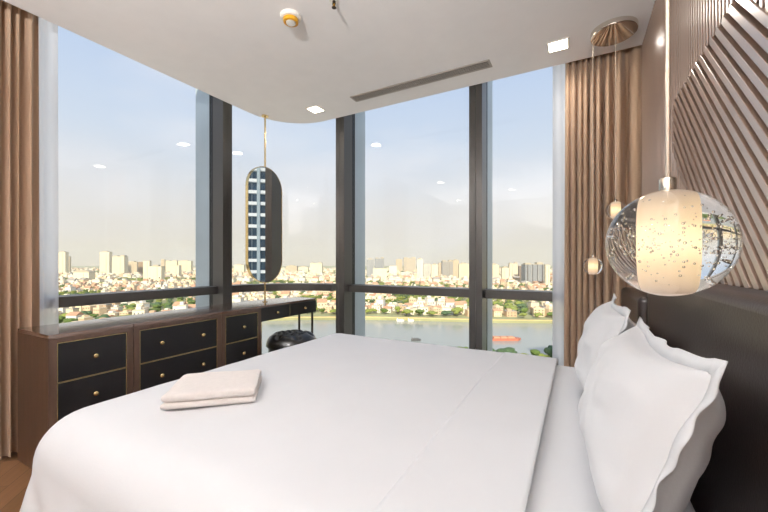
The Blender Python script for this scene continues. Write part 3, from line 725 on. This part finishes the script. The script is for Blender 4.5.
T = [
 # left window
 (57.5,65.4,252.3,275,CREAM,GL3,'slim cream tower nearest the left sheer curtain',.9,4.2,0,'block'),
 (65.6,69.5,256.5,274,BEIGE,GL1,'dull beige tower tucked right of the slim cream tower by the left sheer',.9,4.2,0,'none'),
 (73,89,272.5,284,CREAM,GL3,'low cream hall with a rounded roof in the left window',1.2,5,0,'dome'),
 (99.7,108.8,252,276,CREAM,GL3,'tall lone cream tower left of centre in the left window',.9,4.2,.1,'block'),
 (112,124,256.5,277,CREAM,GL3,'broad cream tower just right of the tall lone one',.8,3.8,.05,'twin'),
 (125,137,262,275,BEIGE,GL1,'wide beige block right of the broad cream tower',.8,4,0,'block'),
 (138,143,262,276,BROWN,GL1,'dark brown slim block in the middle of the left window',.8,4,0,'none'),
 (143,149.5,261,281,CREAM,GL3,'narrow cream block against the right side of the brown block',.9,4,0,'none'),
 (149,161,266.5,283,CREAM,GL3,'low broad cream block below the right hand skyline of the left window',1,4.6,.05,'block'),
 (161,164.5,259.5,274,BEIGE,GL1,'thin beige tower rising above its neighbours near the left window mullion',.8,4,0,'none'),
 (165,177,261,272,YELL,GL3,'wide pale yellow block behind the low roofs by the left mullion',.9,4,0,'twin'),
 (170,179,265.5,278,CREAM,GL1,'squat cream block in front of the wide pale yellow one',.9,4,0,'none'),
 (178,191,261,272,YELL,GL1,'yellow block partly cut by the left window mullion',.9,4,0,'block'),
 # curved corner
 (286,297,266,273,BEIGE,GL1,'distant beige block right of the pill mirror',.8,4,0,'block'),
 (298,308,267,273,CREAM,GL1,'distant cream block in the middle of the curved window',.8,4,0,'block'),
 (310,322,263.5,275,CREAM,GL3,'pale block nearest the right mullion of the curved window',.9,4,0,'twin'),
 (234,244,265,274,CREAM,GL3,'pale block left of the pill mirror in the curved window',.9,4,0,'block'),
 # window 3
 (366.5,374,259.5,277,GREY,GL2,'grey tower at the left edge of the middle window',.7,4,0,'block'),
 (375,384,258.5,276,GREY,GL2,'grey tower second from the left mullion of the middle window',.6,4,.1,'twin'),
 (373,387,268.5,281,CREAM,GL3,'low cream block in front of the two grey towers',1,4,0,'none'),
 (389,397,266,278,WHITE,GL3,'plain white block right of the low cream one',1.2,5,0,'none'),
 (396,402.5,259.5,272,BEIGE,GL1,'slim beige tower behind the green rise',.8,4,0,'block'),
 (403.5,416,258,272.5,BEIGE,GL2,'broad beige tower pair behind the green rise',.7,4,0,'twin'),
 (417,423,259.5,281,WHITE,GL2,'tall white tower at the middle of the middle window',.9,4,.05,'block'),
 (423.5,431,264,281,WHITE,GL2,'white striped slab tower joined to the tall white one',.5,3,0,'none'),
 (431.5,438,265,282,CREAM,GL3,'cream tower right of the white striped slab',.9,4,0,'block'),
 (438.5,446,263,278,BEIGE,GL1,'beige tower standing back between cream and grey ones',.8,4,0,'none'),
 (442,453,261.5,280,GREY,GL1,'grey beige broad tower in the right half of the middle window',.7,4,.08,'twin'),
 (453,459,260.5,279,BEIGE,GL3,'slender beige tower left of the pale yellow tower',.8,4,0,'block'),
 (459,469,264,281,YELL,GL3,'pale yellow tower cut by the central mullion',.9,4,0,'block'),
 # window 4
 (490,499,265,283.5,YELL,GL3,'yellow tower at the left of the narrow window',.9,4,0,'block'),
 (502,509,268,283,CREAM,GL3,'low cream tower second in the narrow window',.9,4,0,'block'),
 (509.5,518,264,281,CREAM,GL1,'cream tower left of the brown slab in the narrow window',.8,4,0,'twin'),
 (519,524.5,266,282,BROWN,GL2,'dark slim tower touching the wide grey tower',.6,4,0,'none'),
 (525,545,264.5,285,GREY,GL2,'wide grey tower with dark upright ribs in the narrow window',.5,3.4,0,'twin'),
 (545.5,550,265,288,CREAM,GL3,'cream tower at the right of the wide ribbed one',.9,4,0,'none'),
]
for a in T:
    lb = a[6]; rib = 4 if 'ribs' in lb else 0
    tower(a[0],a[1],a[2],a[3],a[4],a[5],lb,a[7],a[8],a[9],a[10],rib,(.22,.2,.2))

# neighbouring apartment tower, seen in the mirror
nb = empty('apartment_tower', (88, 80, GZ)); nb.rotation_euler = (0,0,R(-42)); tag(nb, 'blue grey apartment tower with white balcony slabs, reflected in the pill mirror', 'tower block')
b = MB(); b.box(-16, 16, -9, 9, 0, 150); b.build('facade', pbr('tower_glass', (.30,.40,.48), .15, .2, .3, .3), nb)
s = MB(); c2 = MB()
for k in range(44):
    z = k*3.4
    s.box(-16, 16, -10.6, -9, z, z+.9)
for i in range(9): xx = -16+i*4; c2.box(xx-.45, xx+.45, -10.75, -9, 0, 150); c2.box(xx+1.9, xx+2.1, -9.3, -9, 0, 150)
s.build('balcony', pbr('balcony_white', (.88,.90,.92), .6), nb); c2.build('column', pbr('column_grey', (.62,.68,.72), .6), nb)

# houses
HMAT = [pbr('house_wall', c_, .9, 0, .08, .3) for c_ in ((.92,.88,.80),(.90,.83,.70),(.84,.75,.62),(.86,.85,.82),(.80,.68,.55))]
RMAT = [pbr('house_roof', c_, .9, 0, .12, .3) for c_ in ((.74,.58,.47),(.80,.75,.66),(.66,.63,.59),(.86,.80,.69))]
WMAT = pbr('house_window', (.34,.34,.34), .3)
NAMES = ['cream','pale yellow','tan','light grey','ochre']; RN = ['brown pitched','flat']
def house_mb(m, T4, w, d, h, pitched, wi, ri, wins=True):
    def bx(*a): m.box(*a, T4)
    m.cur = wi; bx(-w/2,w/2,-d/2,d/2,0,h)
    m.cur = ri
    if pitched:
        v_ = [(-w/2-.5,-d/2-.5,h),(w/2+.5,-d/2-.5,h),(w/2+.5,d/2+.5,h),(-w/2-.5,d/2+.5,h),(-w/2,0,h+d*.28),(w/2,0,h+d*.28)]
        m.add([T4 @ Vector(p) for p in v_], [(0,1,5,4),(2,3,4,5),(0,4,3),(1,2,5),(0,3,2,1)])
    else:
        bx(-w/2-.2,w/2+.2,-d/2-.2,d/2+.2,h,h+.7); m.cur = wi; bx(-w*.3,w*.1,-d*.2,d*.3,h+.7,h+2.8)
    if wins:
        m.cur = 9
        nf = max(1, int(h/3.3)); nbk = max(2, int(w/3))
        for f_ in range(nf):
            for b_ in range(nbk):
                xx = -w/2+w*(b_+.5)/nbk; bx(xx-.6,xx+.6,-d/2-.08,-d/2,f_*3.3+1.1,f_*3.3+2.5)
ALLM = HMAT+RMAT+[WMAT]
PROTO = {}
for wi in range(5):
    for pt in (0, 1):
        m = MB(); rr = random.Random(wi*2+pt); h = (7,6.5,10,9,7)[wi] if not pt else (6,7,6,8,7)[wi]
        house_mb(m, Matrix(), 11, 10, h, pt, wi, 5 if pt else 6+(wi % 3))
        o = m.build('house_mesh', ALLM); PROTO[(wi,pt)] = o.data; bpy.data.objects.remove(o)
def visible(xc, zc, zz=4):
    u = 384+F*xc/zc
    return any(a <= u <= b for a, b in ((56,195),(232,246),(282,337),(364,470),(490,556)))
cand = []; more = []
zc = 300.0
while zc < 1050:
    x = -1.5*zc
    while x < .9*zc:
        xx = x+rnd.uniform(-1.8,1.8); z2 = zc+rnd.uniform(-2.2,2.2)
        bz = bank(FARB, xx)
        if z2 > bz+16:
            if visible(xx, z2): cand.append((z2, xx))
            else: more.append((z2, xx))
        x += 17.5
    zc += 19
def clear(x, y):
    return all((x-tx)**2+(y-ty)**2 > tr*tr for tx, ty, tr in FOOT)
cand.sort()
tree_spots = []; far_trees = []; houses = 0; rest = MB()
grp = {}
for z2, xx in cand:
    if not clear(*wpos(xx, z2)): continue
    park = noise.noise(Vector((xx*.011, z2*.011, 3.3)))
    bz = bank(FARB, xx)
    if park > .20 or (z2 < bz+34 and rnd.random() < .84) or (xx < -170 and 375 < z2 < 432 and rnd.random() < .7) or rnd.random() < .10:
        tree_spots.append((xx, z2)); continue
    x, y = wpos(xx, z2); wi = rnd.choices(range(5), (5,3,2,3,1.2))[0]; pt = 1 if rnd.random() < .32 else 0
    rot = TH+rnd.choice((0,0,.3,-.25))+rnd.uniform(-.1,.1); s_ = rnd.uniform(.85,1.25); sz = rnd.choice((.8,1,1,1.3,1.8))
    if houses < 300 and rnd.random() < .97:
        o = bpy.data.objects.new('house', PROTO[(wi,pt)]); COL.objects.link(o); o.location = (x,y,GZ); o.rotation_euler = (0,0,rot); o.scale = (s_, s_, sz)
        lb = 'small %s house with %s roof among the crowd across the river' % (NAMES[wi], RN[0] if pt else RN[1])
        tag(o, lb, 'house', '%s %s roofed houses across the river' % (NAMES[wi], 'pitched' if pt else 'flat')); houses += 1
    else:
        house_mb(rest, Matrix.Translation((x,y,GZ)) @ Matrix.Rotation(rot,4,'Z') @ Matrix.Diagonal((s_,s_,sz,1)), 11, 10, (7,6.5,10,9,7)[wi], pt, wi, 5 if pt else 6+(wi % 3))
for z2, xx in more:
    X, Y = wpos(xx, z2)
    if not clear(X, Y): continue
    if noise.noise(Vector((xx*.011, z2*.011, 3.3))) > .2 or rnd.random() < .15: far_trees.append((xx, z2)); continue
    wi = rnd.choices(range(5), (5,3,2,3,1))[0]
    house_mb(rest, Matrix.Translation((X,Y,GZ)) @ Matrix.Rotation(TH+rnd.uniform(-.2,.2),4,'Z') @ Matrix.Diagonal((1,1,rnd.choice((.8,1,1.3)),1)), 11, 10, 8, rnd.random() < .3, wi, 5+rnd.randrange(4), False)
zc = 1050.0
while zc < 3600:
    st_ = 26 if zc < 1800 else 46
    x = -1.5*zc
    while x < .9*zc:
        xx = x+rnd.uniform(-9,9); z2 = zc+rnd.uniform(-10,10)
        if clear(*wpos(xx, z2)):
            if noise.noise(Vector((xx*.004, z2*.004, 8))) > .26 or rnd.random() < .25: (tree_spots if visible(xx, z2) else far_trees).append((xx, z2))
            else:
                wi = rnd.choices(range(5), (5,3,2,3,1))[0]; X, Y = wpos(xx, z2); sc = rnd.uniform(1,2.2)
                house_mb(rest, Matrix.Translation((X,Y,GZ)) @ Matrix.Rotation(TH+rnd.uniform(-.3,.3),4,'Z') @ Matrix.Diagonal((sc,sc,rnd.choice((.9,1.1,1.5,2.2)),1)), 11, 10, 8, rnd.random() < .25, wi, 5+rnd.randrange(4), False)
        x += st_
    zc += st_*1.25
o = rest.build('distant_houses', ALLM); tag(o, 'dense carpet of low pale houses stretching to the skyline', 'houses', kind='stuff')

# trees
def crown(seed, n_blob, low=False):
    rg = random.Random(seed); bm = bmesh.new()
    for i in range(n_blob):
        a = rg.random()*6.28; r = rg.uniform(0, .42); z = rg.uniform(.45, .85)
        mt = Matrix.Translation((r*math.cos(a), r*math.sin(a), z)) @ Matrix.Diagonal((1, 1, .8, 1))
        bmesh.ops.create_icosphere(bm, subdivisions=1 if low else 2, radius=rg.uniform(.2, .32), matrix=mt)
    for v in bm.verts:
        v.co += v.normal*.06*noise.noise(v.co*9+Vector((seed,0,0)))
    me = bpy.data.meshes.new('crown'); bm.to_mesh(me); bm.free(); return me
TG = [pbr('foliage', c_, .9, 0, .35, 4) for c_ in ((.36,.44,.20),(.50,.54,.25),(.30,.39,.26))]
TR = pbr('bark', (.35,.27,.2), .9)
CR = []
for i in range(3):
    me = crown(i+1, 9); me.materials.append(TG[i]); CR.append(me)
m = MB(); m.cyl((0,0,0),(0,0,.55),.035,.02,8); tk = m.build('trunk', TR); TRK = tk.data; bpy.data.objects.remove(tk)
def tree(x, y, z, h, w, k, label, group=None):
    o = empty('tree', (x, y, z)); tag(o, label, 'tree', group)
    c_ = bpy.data.objects.new('crown', CR[k]); COL.objects.link(c_); c_.parent = o; c_.scale = (w, w, h); c_.rotation_euler = (0,0,rnd.random()*6)
    t_ = bpy.data.objects.new('trunk', TRK); COL.objects.link(t_); t_.parent = o; t_.scale = (h, h, h)
    return o
near = sorted(tree_spots, key=lambda t: t[1]) + far_trees
KN = ['dark green','yellow green','deep blue green']
restt = MB(); cnt = 0
lowme = crown(9, 4, True); lv = [v.co.copy() for v in lowme.vertices]; lf = [tuple(p.vertices) for p in lowme.polygons]
keep = []
for xx, z2 in near:
    if cnt < 90 and any((xx-a)**2+(z2-b)**2 < 15.5**2 for a, b in keep): continue
    if cnt < 90: keep.append((xx, z2))
    x, y = wpos(xx, z2); h = rnd.uniform(7,12); w = rnd.uniform(10,17); k = rnd.choices((0,1,2),(3,4,2))[0]
    if cnt < 90:
        tree(x, y, GZ, h, w, k, 'small %s tree among the houses on the far river bank' % KN[k], '%s trees on the far bank' % KN[k]); cnt += 1
    else:
        restt.cur = k
        kk = 1 if z2 < 1050 else 1.9
        restt.add([(x+p.x*w*kk, y+p.y*w*kk, GZ+p.z*h*1.1) for p in lv], lf)
o = restt.build('distant_trees', TG, smooth=True); tag(o, 'scattered green treetops between the far houses', 'trees', kind='stuff')
for u, v, h, w, k, lb in ((505,352,11,15,2,'large dark round tree on the near bank under the red barge'),(530,352,10,9,0,'small round tree on the near bank right of the large dark one'),
    (546,354,13,8,2,'slim pointed tree on the near bank by the right sheer curtain'),(488,350,10,9,2,'dark tree on the near bank beside the central mullion'),(458,352,9,12,0,'low tree on the near bank just showing above the duvet edge'),
    (518,355,6,10,1,'low bush like tree on the near bank between the two round trees'),(538,356,6,10,1,'low bush like tree on the near bank left of the slim pointed tree')):
    zc = 271 if u > 470 else 282
    x, y = wpos((u-384)/F*zc, zc-8); tree(x, y, GZ-1, h*.8, w*.95, k, lb)

# boats
def boat(u, v, L, W, Hh, cols, label, cabin=True, rot=0):
    zc = (CAMH-(GZ-3))*F/(v-VH); x, y = wpos((u-384)/F*zc, zc)
    o = empty('boat', (x, y, GZ-3)); tag(o, label, 'boat'); o.rotation_euler = (0,0,TH+rot)
    b = MB(); hl = [(-L/2,-W*.35),(-L*.44,-W/2),(L*.38,-W/2),(L/2,0),(L*.38,W/2),(-L*.44,W/2),(-L/2,W*.35)]
    b.prism(hl, -.3, Hh); b.build('hull', pbr('hull', cols[0], .6), o, bevel=.1)
    d = MB()
    for i in range(3): xx = -L*.28+i*L*.2; d.box(xx, xx+L*.18, -W*.36, W*.36, Hh, Hh*1.55)
    d.build('cargo', pbr('cargo', cols[1], .8), o)
    if cabin:
        c_ = MB(); c_.box(-L*.46, -L*.33, -W*.3, W*.3, Hh, Hh*2.2); c_.build('cabin', pbr('cabin', cols[2], .6), o)
    return o
boat(503, 340, 34, 8, 2.2, ((.72,.44,.35),(.80,.60,.48),(.85,.80,.72)), 'long red barge on the river right of the central mullion')
boat(416, 340.5, 9, 4, 1.4, ((.30,.31,.32),(.40,.40,.40),(.5,.5,.5)), 'small dark boat on the river near the duvet edge')
boat(400.5, 321, 10, 4, 1.6, ((.92,.90,.84),(.9,.88,.8),(.9,.9,.88)), 'left of the two white boats moored at the far bank')
boat(411, 321, 8, 4, 1.6, ((.92,.90,.84),(.9,.86,.76),(.9,.9,.88)), 'right of the two white boats moored at the far bank')

# ------------------------------------------------------------------ haze over the city
HAZE = True
if HAZE:
    m, nt, out = new_mat('morning_haze')
    vs = N(nt, 'ShaderNodeVolumePrincipled'); vs.inputs['Density'].default_value = .0001; vs.inputs['Color'].default_value = (.95,.93,.88,1); vs.inputs['Anisotropy'].default_value = .2
    nt.links.new(vs.outputs[0], out.inputs['Volume'])
    h = MB(); A = math.atan2(1, -.75)
    cx, cy = -math.sin(R(36)), math.cos(R(36)); px, py = cy, -cx
    def q(a, b): return (cx*a+px*b, cy*a+py*b)
    h.prism([q(330,-5000), q(330,5000), q(7600,5000), q(7600,-5000)], GZ-6, 260)
    o = h.build('haze', m); tag(o, 'thin warm haze lying over the distant city', 'haze', kind='stuff')

# ------------------------------------------------------------------ sky, sun, camera
W = bpy.data.worlds.new('sky'); S.world = W; W.use_nodes = True; nt = W.node_tree
for n in list(nt.nodes): nt.nodes.remove(n)
out = N(nt, 'ShaderNodeOutputWorld'); bg = N(nt, 'ShaderNodeBackground'); nt.links.new(bg.outputs[0], out.inputs[0])
tc = N(nt, 'ShaderNodeTexCoord'); sx = N(nt, 'ShaderNodeSeparateXYZ'); nt.links.new(tc.outputs['Generated'], sx.inputs[0])
rp = N(nt, 'ShaderNodeValToRGB'); e = rp.color_ramp.elements
stops = [(0,(.89,.855,.79)),(.06,(.875,.855,.82)),(.16,(.865,.865,.87)),(.30,(.79,.84,.905)),(.5,(.71,.79,.91)),(1,(.55,.67,.85))]
e[0].position = 0; e[0].color = (*lin(stops[0][1]),1); e[1].position = 1; e[1].color = (*lin(stops[-1][1]),1)
for p_, c_ in stops[1:-1]: k = e.new(p_); k.color = (*lin(c_),1)
nt.links.new(sx.outputs[2], rp.inputs[0])
mp = N(nt, 'ShaderNodeMapping'); mp.inputs['Scale'].default_value = (1.6, 1.6, 5.5); nt.links.new(tc.outputs['Generated'], mp.inputs[0])
nz = N(nt, 'ShaderNodeTexNoise'); nz.inputs['Scale'].default_value = 1.6; nz.inputs['Detail'].default_value = 5; nz.inputs['Roughness'].default_value = .5; nt.links.new(mp.outputs[0], nz.inputs['Vector'])
r2 = N(nt, 'ShaderNodeValToRGB'); r2.color_ramp.elements[0].position = .46; r2.color_ramp.elements[1].position = .72; r2.color_ramp.elements[1].color = (.5,.5,.5,1)
nt.links.new(nz.outputs[0], r2.inputs[0])
mx = N(nt, 'ShaderNodeMix', data_type='RGBA'); nt.links.new(r2.outputs[0], mx.inputs[0]); nt.links.new(rp.outputs[0], mx.inputs[6]); mx.inputs[7].default_value = (*lin((.92,.92,.94)),1)
nt.links.new(mx.outputs[2], bg.inputs[0]); bg.inputs[1].default_value = 1.06

sun = bpy.data.lights.new('sun', 'SUN'); sun.energy = 6.0; sun.color = (1,.89,.70); sun.angle = R(1)
so = bpy.data.objects.new('sun', sun); COL.objects.link(so)
so.rotation_euler = Vector((-.35, .80, -.50)).to_track_quat('-Z','Y').to_euler()

cam = bpy.data.cameras.new('camera'); cam.sensor_width = 36; cam.lens = 36*F/768; cam.clip_start = .02; cam.clip_end = 20000
cam.shift_y = (VH-256)/768
co = bpy.data.objects.new('camera', cam); COL.objects.link(co); co.location = (0,0,CAMH); co.rotation_euler = (R(90),0,TH)
S.camera = co
S.view_settings.view_transform = 'Standard'; S.view_settings.look = 'None'; S.view_settings.gamma = 1; S.view_settings.use_curve_mapping = False
S.view_settings.exposure = .1
S.cycles.use_denoising = True; S.cycles.max_bounces = 12; S.cycles.transparent_max_bounces = 32; S.cycles.diffuse_bounces = 6; S.cycles.transmission_bounces = 10
S.cycles.sample_clamp_indirect = 6; S.cycles.volume_bounces = 2
